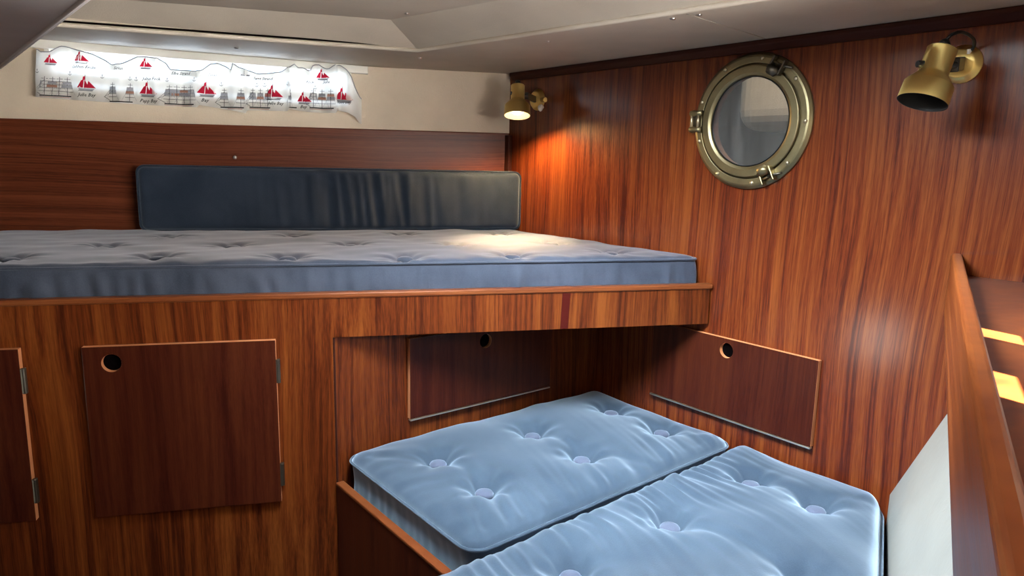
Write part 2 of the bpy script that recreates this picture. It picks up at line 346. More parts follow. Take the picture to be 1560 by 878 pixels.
for a, b in ((SX0, SXM0), (SXM1, SX1)):
    quad(bm, [(a, SY(a, SZ0) - .015, SZ0), (b, SY(b, SZ0) - .015, SZ0), (b, SY(b, SZ1) - .015, SZ1), (a, SY(a, SZ1) - .015, SZ1)], (0, -.004, 0))
w2 = obj('window_2', bm, GLASS, kind='structure')
bm = bmesh.new()
for a, b, z1 in ((SX0, .640, SZ1), (.722, .872, SZ1), (.918, SX1, SZ1), (.640, .722, .05), (.872, .918, .0)):
    za = SZ0
    quad(bm, [(a, SY(a, za) - .008, za), (b, SY(b, za) - .008, za), (b, SY(b, z1) - .008, z1), (a, SY(a, z1) - .008, z1)], (0, -.002, 0))
obj('sun_mask', bm, cloth('sun_mask_cotton', (0.8, 0.78, 0.72), 0.4), w2)  # unseen sheets, added with gaps so the sun falls in patches on the shelf
# aft end with a small low opening, added to reflect in the bulkhead
bm = bmesh.new()
box(bm, (-1.35, -1.0, ZF), (-1.32, 1.66, 0.34)); box(bm, (-1.35, 1.94, ZF), (-1.32, 3.1, 0.34)); box(bm, (-1.35, 1.66, -.85), (-1.32, 1.94, 0.34)); box(bm, (-1.35, 1.66, ZF), (-1.32, 1.94, -1.11))
obj('wall_aft', bm, W_BULK, kind='structure')
# ceiling: lower side panels, coved step, raised centre with a hatch
C0 = Vector((0.950, 1.590, ZC)); A0 = Vector((-1.32, 1.590 + 0.338 * 2.27, ZC)); D0 = Vector((1.040, 0.846, ZC)); E0 = Vector((1.085, 0.30, ZC)); G0 = Vector((-1.32, -0.50, ZC))
U0 = Vector((0.835, 1.517, ZU)); UA = Vector((-1.32, 1.517 + 0.404 * 2.155, ZU)); UD = Vector((0.955, 0.83, ZU)); UE = Vector((1.0, 0.36, ZU)); UG = Vector((-1.32, -0.40, ZU))
def pt(x, y, z=ZC): return Vector((x, y, z))
bm = bmesh.new(); rows_ = []
for k in range(25):                                    # the port panel lifts a little towards the hull, following the sheer
    t = k / 24; a = A0 + (C0 - A0) * t; xo = -1.32 + 2.72 * t; b = PP(xo, ZC + .0005 + 0.034 * max(0, 1.0 - xo), -.01)
    rows_.append([bm.verts.new(a + (b - a) * j / 6) for j in range(7)])
for k in range(24):
    for j in range(6): bm.faces.new((rows_[k][j], rows_[k + 1][j], rows_[k + 1][j + 1], rows_[k][j + 1]))
ceil = obj('ceiling', bm, CEIL, kind='structure', smooth=True)
S1 = (D0 + (C0 - D0) * 0.004); 
bm = bmesh.new(); prism(bm, [C0, D0 + Vector((0, .0015, 0)), pt(1.40, 0.8985), pt(1.40, 1.80)], (0, 0, .02)); obj('ceiling', bm, CEIL, kind='structure')
bm = bmesh.new(); prism(bm, [D0 - Vector((0, .0015, 0)), E0, G0, pt(-1.32, -0.88), pt(1.40, 0.18), pt(1.40, 0.8955)], (0, 0, .02)); obj('ceiling', bm, CEIL, kind='structure')
bm = bmesh.new(); low = [A0, C0, D0, E0, G0]; upp = [UA, U0, UD, UE, UG]
up_ = Vector((0, 0, .004))
for i in range(4):
    a, b, c, d = [bm.verts.new(v) for v in (low[i] + up_, low[i + 1] + up_, upp[i + 1], upp[i])]; bm.faces.new((a, b, c, d))
def upper(pts): bm.faces.new([bm.verts.new((x, y, ZU)) for x, y in pts])
upper([(UA.x, UA.y), (U0.x, U0.y), (UD.x + .01, HY1), (UA.x, HY1)])
upper([(HX1, HY1), (UD.x + .01, HY1), (UD.x, UD.y), (UE.x, UE.y), (HX1, UE.y - .05)])
upper([(UA.x, HY1), (HX0, HY1), (HX0, HY0), (UA.x, HY0)])
upper([(UA.x, HY0), (HX1, HY0), (HX1, UE.y - .05), (UE.x, UE.y), (UE.x, 0.27), (UG.x, UG.y)])
for (a, b) in (((HX0, HY0), (HX1, HY0)), ((HX1, HY0), (HX1, HY1)), ((HX1, HY1), (HX0, HY1)), ((HX0, HY1), (HX0, HY0))):
    bm.faces.new([bm.verts.new(v) for v in ((*a, ZU), (*b, ZU), (*b, 0.56), (*a, 0.56))])
bmesh.ops.remove_doubles(bm, verts=bm.verts, dist=1e-4)
obj('ceiling', bm, CEIL, kind='structure')
bm = bmesh.new(); box(bm, (HX0, HY0, 0.555), (HX1, HY1, 0.57)); obj('window_3', bm, HATCHM, kind='structure')
bm = bmesh.new(); prism(bm, [(-1.36, -0.95, .58), (1.46, .05, .58), (1.46, 3.1, .58), (-1.36, 3.1, .58)], (0, 0, .03)); obj('ceiling_deckhead', bm, BLACK, kind='structure')
bm = bmesh.new(); pts = []
for a, b in zip(low, low[1:]):
    for k in range(8): pts.append(a + (b - a) * k / 8 + Vector((0, 0, .002)))
pts.append(G0 + Vector((0, 0, .002))); tube(bm, pts, .0055, 8); lip = obj('trim_ceiling_lip', bm, CEIL, kind='structure', smooth=True)
bm = bmesh.new(); tube(bm, [p + Vector((-.002, -.002, .0075)) for p in pts], .0022, 6); obj('gap_shadow', bm, BLACK, lip)  # black tube drawn as the shadow in the gap above the lip
for k, (px, py, z) in enumerate(((640, 88, ZC), (835, 63, ZC), (1025, 28, ZC), (360, 73, ZC), (1065, 22, ZC), (620, 20, ZU))):
    bm = bmesh.new(); c = onplane(px, py, (0, 0, z), Vector((0, 0, 1)))
    lathe(bm, [(-.001, 0), (-.001, .0055), (.0015, .005), (.003, .003), (.0033, 0)], c, (0, 0, -1), 12); obj('snap_fastener', bm, STEEL, ceil, smooth=True)
# moulding where the bulkhead meets the ceiling, rounded deck beam over the left corner
bm = bmesh.new(); prism(bm, [(1.3995, 1.765, .2595), (1.376, 1.765, .2595), (1.376, 1.765, .250), (1.388, 1.765, .238), (1.3995, 1.765, .238)], (0, -1.62, 0)); obj('trim_bulkhead_top', bm, W_DARK, kind='structure', bevel=0.002)
bm = bmesh.new(); prof = []
x1, zb, rr = 0.176, 0.178, 0.03
prof = [(-0.16, 0.308), (-0.16, zb + rr)] + [(-0.16 + rr - rr * cos(a), zb + rr - rr * sin(a)) for a in [pi / 2 * k / 6 for k in range(1, 7)]] + \
       [(x1 - rr + rr * sin(a), zb + rr - rr * cos(a)) for a in [pi / 2 * k / 6 for k in range(0, 7)]] + [(x1, 0.308)]
def bY(x, y): return Vector((x - 0.035 * (y - 1.0), y, 0))
A = [bm.verts.new(bY(x, 2.29) + Vector((0, 0, z))) for x, z in prof]; B = [bm.verts.new(bY(x, -0.42) + Vector((0, 0, z))) for x, z in prof]
for i in range(len(prof) - 1): bm.faces.new((A[i], A[i + 1], B[i + 1], B[i]))
bm.faces.new(A); bm.faces.new(B[::-1])
beam = obj('trim_deck_beam', bm, BEAMM, kind='structure', smooth=True)
bm = bmesh.new(); tube(bm, [bY(x1 - 0.026, y) + Vector((0, 0, zb - .0005)) for y in (2.28, 1.6, 1.0, 0.5, 0, -.4)], .0028, 8); obj('seam_welt', bm, BEAMM, beam, smooth=True)

# ------------------------------------------------------------------ cushions
def fb(x, y, s=0.0): return noise.noise(Vector((x, y, s)))
def cushion(name, label, cat, quad_, zb, zs, crown, M=None, buttons=(), creases=(), wr=None, side_wr=0.003, r=0.05, re=0.03, eh=0.014, res=0.007, mat=VELVET, dip=0.026, sig=0.030, side_bulge=0.006, button_mat=None, group=None, blabel=None, pip=0.003, button_up=0.0):
    """Buttoned mattress: corners c00,c10,c11,c01 in plan; tufts pull the crown down; cord piping runs round the edge."""
    c00, c10, c11, c01 = [Vector((*c, 0)) for c in quad_]
    Lu = ((c10 - c00).length + (c11 - c01).length) / 2; Lv = ((c01 - c00).length + (c11 - c10).length) / 2
    nu, nv = max(8, int(Lu / res)), max(8, int(Lv / res))
    M = M or Matrix.Identity(4)
    def plan(u, v):
        a = min(u, 1 - u) * Lu; b = min(v, 1 - v) * Lv; d = min(a, b)
        if a < r and b < r:
            da, db = r - a, r - b; m = max(da, db); h = hypot(da, db); k = m / h if h > 1e-9 else 1
            a, b = r - da * k, r - db * k; d = r - m
        uu = a / Lu if u < .5 else 1 - a / Lu; vv = b / Lv if v < .5 else 1 - b / Lv
        p = c00 * (1 - uu) * (1 - vv) + c10 * uu * (1 - vv) + c11 * uu * vv + c01 * (1 - uu) * vv
        return p, d, uu, vv
    def height(p, d, u, v):
        q = min(d / re, 1); z = zs + eh * sqrt(max(0, 1 - (1 - q) ** 2)) + crown * (1 - exp(-d / 0.06))
        for k, (bx, by) in enumerate(buttons):
            dx, dy = p.x - bx, p.y - by; rr = hypot(dx, dy)
            if rr < 0.2:
                q_ = max(0, rr - .019); z -= dip * (0.55 * exp(-(q_ / .014) ** 1.3) + 0.45 * max(0, 1 - rr / .2) / (1 + (q_ / (sig * 1.5)) ** 2))
                if rr > .008:
                    a = math.atan2(dy, dx); z += 0.0018 * exp(-((rr - .035) / .03) ** 2) * sin(a * 7 + k * 1.9 + 1.5 * fb(bx * 9, by * 9 + a, 3))
        for (ax, ay, bx, by, dep, wd) in creases:
            ex, ey = bx - ax, by - ay; l2 = ex * ex + ey * ey; t = max(0, min(1, ((p.x - ax) * ex + (p.y - ay) * ey) / l2))
            bow = 0.014 * sin(pi * t); nx, ny = -ey / sqrt(l2), ex / sqrt(l2)
            qx, qy = p.x - ax - ex * t - nx * bow, p.y - ay - ey * t - ny * bow; dd = hypot(qx, qy)
            if dd < .08: z -= dep * exp(-(dd / wd) ** 2) * (0.55 + 0.45 * abs(cos(pi * t)))
        z += 0.004 * fb(p.x * 7, p.y * 7, 1.7) * min(1, d / .03)
        if wr: z += wr(p, d, u, v) * min(1, d / .006)
        return z
    bm = bmesh.new(); G = [[None] * (nv + 1) for _ in range(nu + 1)]
    for i in range(nu + 1):
        for j in range(nv + 1):
            p, d, u, v = plan(i / nu, j / nv); G[i][j] = bm.verts.new(M @ Vector((p.x, p.y, height(p, d, u, v))))
    for i in range(nu):
        for j in range(nv): bm.faces.new((G[i][j], G[i + 1][j], G[i + 1][j + 1], G[i][j + 1]))
    loop = [(i, 0) for i in range(nu)] + [(nu, j) for j in range(nv)] + [(i, nv) for i in range(nu, 0, -1)] + [(0, j) for j in range(nv, 0, -1)]
    P = [plan(i / nu, j / nv)[0] for i, j in loop]; n = len(P)
    prev = [G[i][j] for i, j in loop]; rows = 12; cum = 0; S = []
    for i in range(n): S.append(cum); cum += (P[(i + 1) % n] - P[i]).length
    nor = []
    for i in range(n):
        t = P[(i + 2) % n] - P[i - 2]; nor.append(Vector((t.y, -t.x, 0)).normalized())
    top_loop = [M @ Vector((P[i].x, P[i].y, zs)) + M.to_3x3() @ nor[i] * 0.002 for i in range(n)]
    bot_loop = [M @ Vector((P[i].x, P[i].y, zb + .004)) for i in range(n)]
    for k in range(1, rows + 1):
        t = k / rows; cur = []
        for i in range(n):
            w = side_wr * fb(S[i] * 48 + 2.0 * t * fb(S[i] * 4, 1), t * 1.3, 5.1) * 1.6 * sin(pi * min(1, t * 1.1)) if k < rows else 0
            q = P[i] + nor[i] * (side_bulge * sin(pi * t) + w)
            cur.append(bm.verts.new(M @ Vector((q.x, q.y, zs + (zb - zs) * t))))
        for i in range(n): j = (i + 1) % n; bm.faces.new((prev[i], cur[i], cur[j], prev[j]))
        prev = cur
    bm.faces.new(prev[::-1])
    cen = M @ Vector(((c00.x + c11.x) / 2, (c00.y + c11.y) / 2, zb))
    root = thing(name, label, cat, cen, group)
    obj('cover', bm, mat, root, smooth=True)
    bm = bmesh.new(); tube(bm, top_loop, pip, 6, closed=True); tube(bm, bot_loop, pip * .8, 6, closed=True); obj('piping', bm, mat, root, smooth=True)
    for (bx, by) in buttons:
        bm = bmesh.new(); z = zs + eh + crown - dip + .002
        lathe(bm, [(-.006, 0), (-.006, .013), (-.003, .0175), (.002, .0185), (.006, .016), (.0085, .010), (.0095, 0)], M @ Vector((bx, by, z + button_up)), M.to_3x3() @ Vector((0, 0, 1)), 20)
        obj('button', bm, button_mat or (BUTTON if mat is VELVET else mat), root, smooth=True)
    return root
# lower berth mattress beside the lockers
B1 = [(x, y) for x in (0.767, 1.030, 1.295) for y in (1.038, 1.205)]
CR1 = [(x, 1.205, x, 1.038, .007, .014) for x in (0.767, 1.030, 1.295)] + [(0.767, 1.205, .66, 1.31, .003, .012), (1.03, 1.038, 1.12, .91, .003, .014), (.767, 1.038, .70, .90, .003, .016), (1.295, 1.04, 1.36, .93, .003, .014)]
def wr1(p, d, u, v):
    e = v * 0.48; return min(1, d / .03) * 0.011 * exp(-e / .10) * fb(p.x * 50 - p.y * 16, p.y * 5, 2.2) + 0.004 * exp(-(1 - v) * .48 / .06) * fb(p.x * 17, p.y * 6, 8.2) + 0.003 * exp(-u * .76 / .07) * fb(p.y * 28 + p.x * 10, p.x * 5, 4)
cushion('mattress', 'blue-grey velvet buttoned mattress lying against the lockers under the upper berth', 'mattress',
        [(0.630, 0.884), (1.392, 0.906), (1.392, 1.362), (0.630, 1.362)], -0.745, -0.650, 0.022, buttons=B1, creases=CR1, wr=wr1, r=0.035, res=0.005, dip=0.036, sig=.036, side_bulge=-0.004, side_wr=.0012, button_up=.003)
# lower berth mattress nearest the camera
B2 = [(0.715, 0.735), (0.965, 0.742), (1.237, 0.755), (1.242, 0.617), (0.985, 0.495), (0.72, 0.36)]
CR2 = [(1.237, .755, 1.242, .617, .007, .015), (.965, .742, .985, .495, .006, .018), (.715, .735, .72, .36, .006, .018), (1.242, .617, 1.33, .56, .002, .014)]
def wr2(p, d, u, v):
    e = (0.866 - p.y); return min(1, d / .035) * 0.015 * exp(-e / .11) * fb(p.x * 62 - p.y * 14 + fb(p.x * 4, p.y * 4, 9) * 2.5, p.y * 5, 3.3) * (1 if p.x < 1.15 else max(.25, 1 - (p.x - 1.15) * 4)) + 0.004 * fb(p.x * 11 + p.y * 7, p.y * 9 - p.x * 3, 6.6)
cushion('mattress', 'blue-grey velvet buttoned mattress nearest the camera, beside the white hull lining', 'mattress',
        [(0.470, 0.150), (1.394, 0.562), (1.394, 0.886), (0.470, 0.866)], -0.745, -0.664, 0.024, buttons=B2, creases=CR2, wr=wr2, r=0.05, re=0.035, eh=0.024, res=0.005, dip=0.040, sig=.036, button_up=.004)
# upper berth mattress
B3 = [(.088, 1.735), (.275, 1.855), (.442, 1.987), (.334, 1.616), (.524, 1.733), (.562, 1.485), (.731, 1.872), (.772, 1.612), (1.005, 1.769), (.995, 1.49), (.779, 1.36), (1.007, 1.268), (1.254, 1.64), (1.246, 1.402), (1.247, 1.186), (.09, 2.02), (.12, 1.50 + .17)][:15]
def wr3(p, d, u, v): return 0.0035 * exp(-v * .75 / .05) * fb(p.x * 30, p.y * 6, 1) + 0.003 * fb(p.x * 12, p.y * 16, 4)
o_ = 0.026
q3 = [FP(-0.55, 0, -o_), FP(1.393 - .012, 0, -o_), PP(1.391, 0, .020), PP(-0.55, 0, .020)]
cushion('mattress', 'long blue-grey tufted mattress on the upper berth below the window', 'mattress', [(p.x, p.y) for p in q3], -0.334, -0.224, 0.004,
        buttons=B3, wr=wr3, r=0.035, re=0.02, eh=0.008, res=0.007, side_wr=0.006, dip=0.011, sig=.016, mat=VELVET_U, button_up=-.003)
# back cushion on the upper berth, standing against the hull
bo = PP(0.437, -0.2115, 0.010); Mb = Matrix([[TP.x, 0, NP.x, bo.x], [TP.y, 0, NP.y, bo.y], [0, 1, 0, bo.z], [0, 0, 0, 1]])
def wrb(p, d, u, v):
    m = exp(-((u - .60) / .22) ** 2); return m * (0.012 * (0.45 - abs(fb(p.x * 25 + .35 * v + .5 * fb(p.x * 5, 2), p.y * 1.6, 7.7)) * 2) * (.5 + .5 * sin(pi * v))) + m * 0.006 * fb(p.x * 45, p.y * 6, 2.2) + .001 * fb(p.x * 30, p.y * 30, 1)
cushion('back_cushion', 'long dark blue velvet bolster cushion standing against the hull on the upper berth', 'cushion', [(0, 0), (1.075, 0), (1.075, .1715), (0, .1735)], 0.0, 0.052, 0.006,
        M=Mb, wr=wrb, r=0.018, re=0.018, eh=0.010, res=0.0055, mat=VELVET_D, side_bulge=0.002, side_wr=0.002, pip=.0035)

# ------------------------------------------------------------------ upper berth with its locker doors
ub = thing('upper_berth', 'mahogany upper berth with locker doors below and a deep front board', 'berth', FP(0.3, ZF))
bm = bmesh.new(); prism(bm, [FP(-1.31, ZF), FP(.606, ZF), FP(.606, -.375), FP(1.391, -.375), FP(1.391, -.290), FP(-1.31, -.290)], -NF * .02); obj('front_board', bm, W_FRONT, ub)
bm = bmesh.new(); prism(bm, [FP(-1.31, -.291, .0035), FP(1.396, -.291, .0035), FP(1.396, -.279, .0035), FP(-1.31, -.279, .0035)], -NF * .0235); obj('cap_rail', bm, W_RAIL, ub, bevel=.003)
bm = bmesh.new(); prism(bm, [FP(1.058, -.374, .0012), FP(1.075, -.374, .0012), FP(1.078, -.292, .0012), FP(1.061, -.292, .0012)], -NF * .004); tag(obj('joint_strip', bm, W_STRIP, ub), 'dark red joint strip')
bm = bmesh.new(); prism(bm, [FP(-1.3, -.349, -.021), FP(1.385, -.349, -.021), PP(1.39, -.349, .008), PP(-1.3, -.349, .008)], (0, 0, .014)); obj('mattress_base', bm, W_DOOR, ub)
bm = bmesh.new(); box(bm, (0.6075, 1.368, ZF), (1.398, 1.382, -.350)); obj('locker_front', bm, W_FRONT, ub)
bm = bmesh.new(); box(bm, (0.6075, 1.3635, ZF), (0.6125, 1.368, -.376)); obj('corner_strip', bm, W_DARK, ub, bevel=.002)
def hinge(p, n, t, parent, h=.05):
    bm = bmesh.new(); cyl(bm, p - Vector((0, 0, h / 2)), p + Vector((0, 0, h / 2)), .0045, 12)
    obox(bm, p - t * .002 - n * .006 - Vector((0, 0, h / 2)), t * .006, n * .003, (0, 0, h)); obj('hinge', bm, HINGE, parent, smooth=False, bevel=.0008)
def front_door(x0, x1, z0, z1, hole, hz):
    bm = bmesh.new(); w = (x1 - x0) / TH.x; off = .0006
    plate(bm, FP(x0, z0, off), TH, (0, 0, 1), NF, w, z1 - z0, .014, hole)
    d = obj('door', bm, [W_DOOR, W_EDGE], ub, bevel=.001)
    if hole:
        bm = bmesh.new(); c = FP(x0 + hole[0] * TH.x, z0 + hole[1], off); lathe(bm, [(0, 0), (.002, hole[2] * 1.0), (0.0005, hole[2])], c, NF, 24); tag(obj('finger_hole', bm, BLACK, d), 'dark round finger hole')
    for z in hz: hinge(FP(x1 + .003, z, .012), NF, TH, d)
    return d
front_door(.180, .503, -.727, -.373, ((.226 - .18) / TH.x, .727 - .4065, .0178), (-.439, -.666))
front_door(-.24, .083, -.722, -.372, (.05, .315, .0178), (-.435, -.66))
def flap(O, U, N, w, h, hole, parent):
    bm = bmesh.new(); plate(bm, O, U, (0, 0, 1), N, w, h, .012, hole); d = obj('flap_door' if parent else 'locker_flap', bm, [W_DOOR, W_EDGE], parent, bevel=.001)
    O, U, N = Vector(O), Vector(U), Vector(N)
    bm = bmesh.new(); c = O + U * hole[0] + Vector((0, 0, hole[1])); lathe(bm, [(0, 0), (.002, hole[2]), (.0005, hole[2])], c, N, 24); f = tag(obj('finger_hole', bm, BLACK, d), 'dark round finger hole')
    bm = bmesh.new(); obox(bm, O + N * .004 - Vector((0, 0, .005)), U * w, N * .010, (0, 0, .004)); tag(obj('piano_hinge', bm, ALU, d, bevel=.0012), 'bright metal hinge strip')
    return d
flap((0.787, 1.3675, -.593), (1, 0, 0), (0, -1, 0), .427, .190, (.213, .155, .0175), ub)
fr = flap((D - .0005, 1.158, -.589), (0, -1, 0), (-1, 0, 0), .442, .190, (.219, .162, .0178), None)
tag(fr, 'mahogany locker flap with a round finger hole on the bulkhead below the porthole', 'locker door')

# ------------------------------------------------------------------ lower berth
lb = thing('lower_berth', 'mahogany lower berth base with a low end board, carrying two mattresses', 'berth', (0.9, 0.9, ZF))
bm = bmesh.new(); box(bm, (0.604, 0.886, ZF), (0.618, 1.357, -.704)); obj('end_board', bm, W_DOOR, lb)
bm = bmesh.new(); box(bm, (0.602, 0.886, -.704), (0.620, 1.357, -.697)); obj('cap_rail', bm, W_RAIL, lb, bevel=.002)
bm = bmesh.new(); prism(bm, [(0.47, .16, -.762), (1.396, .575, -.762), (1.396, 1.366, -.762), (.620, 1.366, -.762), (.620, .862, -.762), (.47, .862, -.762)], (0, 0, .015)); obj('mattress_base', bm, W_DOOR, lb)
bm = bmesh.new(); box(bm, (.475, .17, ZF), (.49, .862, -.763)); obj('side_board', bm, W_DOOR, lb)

# ------------------------------------------------------------------ shelf with its fiddle on the starboard side
sh = thing('side_shelf', 'mahogany side shelf with a raised edge board on the right, sunlight falling on it', 'shelf', (0.8, 0.2, -.265))
def SP(x, off, z): return Vector((x, FID(x), z)) + Vector((TS.y, -TS.x, 0)) * off        # off > 0 towards the hull
bm = bmesh.new(); prism(bm, [SP(-.9, 0, -.262), SP(1.397, 0, -.262), SP(1.397, 0, -.148), SP(-.9, 0, -.148)], Vector((TS.y, -TS.x, 0)) * .0165); obj('edge_board', bm, W_FID, sh, bevel=.005, seg=3)
bm = bmesh.new(); prism(bm, [SP(-.9, .0195, -.204), SP(1.39, .0195, -.204), (1.398, SY(1.398, -.204) + .001, -.204), (-.9, SY(-.9, -.204) + .001, -.204)], (0, 0, .019)); obj('shelf_board', bm, W_FID, sh)

# ------------------------------------------------------------------ porthole
ph = thing('porthole', 'round bronze porthole with hinge and two clamps on the mahogany bulkhead', 'porthole', (D, PC.y, PC.z - PR))
OUT = Vector((-1, 0, 0))
bm = bmesh.new(); lathe(bm, [(.0003, .1015), (.0003, PR), (.006, PR), (.011, PR - .006), (.0125, PR - .010), (.0125, .1235), (.004, .1225), (.004, .1015)], PC, OUT, 96, True); obj('flange_ring', bm, BRONZE, ph, bevel=.001, angle=35)
bm = bmesh.new(); lathe(bm, [(.006, .0965), (.006, .119), (.0125, .1205), (.0150, .1185), (.0150, .1035), (.0125, .0985), (.010, .0965)], PC, OUT, 96, True); obj('inner_rim', bm, BRONZE, ph, bevel=.001, angle=35)
bm = bmesh.new(); lathe(bm, [(.0075, .0985), (.0075, .0970), (.0105, .0955), (.0105, .0945), (.0065, .0945), (.0065, .0985)], PC, OUT, 96, True); obj('gasket', bm, BLACKP, ph)
bm = bmesh.new(); lathe(bm, [(.007, 0), (.007, .0955)], PC, OUT, 64); obj('glass', bm, PGLASS, ph)
def pp(cx, cy): return bulk(1020 + cx / 3.512, 60 + cy / 3.512, D - .012)
for (cx, cy) in ((500, 97), (297, 156), (167, 333), (150, 548), (255, 722), (440, 770), (633, 663), (737, 437), (680, 207)):
    p = pp(cx, cy); v = Vector((0, p.y - PC.y, p.z - PC.z)); v = v.normalized() * .1335
    bm = bmesh.new(); lathe(bm, [(0, 0), (0, .0046), (.0015, .0044), (.0030, .0030), (.0036, 0)], PC + v + OUT * .0122, OUT, 16); tag(obj('bolt', bm, BRONZE_L, ph, smooth=True), 'bright bolt head')
# hinge on the left of the ring
hp = PC + Vector((0, .1415, .004)) + OUT * .018
hg = None
for s in (-1, 1):
    bm = bmesh.new(); c = hp + Vector((0, 0, s * .0185))
    pts = [c + Vector((0, .010, 0)), c + Vector((0, .002, 0)), c + Vector((0, -.010, 0)), c + Vector((0, -.022, 0))]
    tube(bm, pts, [.0055, .0075, .0052, .0068], 12); obj('hinge_lug', bm, BRONZE, ph, smooth=True)
bm = bmesh.new(); cyl(bm, hp + Vector((0, .006, -.024)), hp + Vector((0, .006, .024)), .0036, 12); obj('hinge_pin', bm, BRONZE_L, ph, smooth=True)
bm = bmesh.new(); cyl(bm, hp + Vector((0, -.0125, -.017)), hp + Vector((0, -.0125, .017)), .0036, 12); obj('hinge_pin', bm, BRONZE_L, ph, smooth=True)
bm = bmesh.new(); box(bm, (hp.x + .006, hp.y - .016, hp.z - .018), (hp.x + .017, hp.y + .008, hp.z + .018)); obj('hinge_plate', bm, HINGE, ph, bevel=.002)
# clamps
def clamp(cx, cy, flip, folded):
    p = pp(cx, cy); v = Vector((0, p.y - PC.y, p.z - PC.z)).normalized(); tg = Vector((0, -v.z, v.y)) * flip
    c = PC + v * .127 + OUT * .0125
    bm = bmesh.new(); obox(bm, c - tg * .019 - v * .014, tg * .004, v * .033, OUT * .016); obox(bm, c + tg * .008 - v * .014, tg * .004, v * .033, OUT * .016); k = obj('clamp', bm, HINGE if folded else BRONZE, ph, bevel=.0015)
    bm = bmesh.new(); tube(bm, [c - tg * .012 + OUT * .010 - v * .004, c - tg * .004 + OUT * .012 - v * .010, c + tg * .004 + OUT * .012 - v * .010, c + tg * .010 + OUT * .008 - v * .004], [.008, .0115, .0115, .008], 12); obj('clamp_lug', bm, BRONZE if not folded else HINGE, k, smooth=True)
    bm = bmesh.new(); cyl(bm, c - tg * .020 + v * .006 + OUT * .007, c + tg * .013 + v * .006 + OUT * .007, .0026, 10); obj('pivot_pin', bm, BRONZE_L, k, smooth=True)
    bm = bmesh.new(); a = c - tg * .004 + v * .004 + OUT * .008; b = c - tg * .036 + v * .012 + OUT * .006
    tube(bm, [a, a * .5 + b * .5, b], [.0032, .0028, .0022], 10); obj('swing_bolt', bm, HINGE, k, smooth=True)
    bm = bmesh.new(); cyl(bm, c + tg * .016 + v * .003, c + tg * .016 + v * .003 + OUT * .002, .0026, 10); obj('rivet', bm, HINGE, k)
clamp(585, 135, -1, True); clamp(525, 730, 1, False)
# what lies beyond the porthole: the cabin forward with a cream locker
bm = bmesh.new()
box(bm, (1.43, 0.2, -0.9), (2.4, 2.2, -0.88)); box(bm, (2.4, 0.2, -0.9), (2.42, 2.2, 0.6)); box(bm, (1.43, 2.2, -0.9), (2.4, 2.22, 0.6)); box(bm, (1.43, .18, -0.9), (2.4, .2, 0.6)); box(bm, (1.43, 0.2, 0.6), (2.4, 2.2, 0.62))
obj('wall_forepeak', bm, plain('grey_forepeak_lining', (0.12, 0.10, 0.095), 0.7), kind='structure')
bm = bmesh.new(); box(bm, (1.9, 0.35, 0.10), (2.39, 1.33, 0.59)); tag(obj('locker', bm, LINER, bevel=.06, seg=5), 'cream padded locker seen through the porthole glass', 'locker')
lamp('forepeak_fill', 'AREA', (1.6, 1.0, 0.56), (0.3, 0, -1), 3.0, (1.0, 0.96, 0.90), shape='SQUARE', size=0.3)  # fill light added inside the closed box to brighten the view through the glass

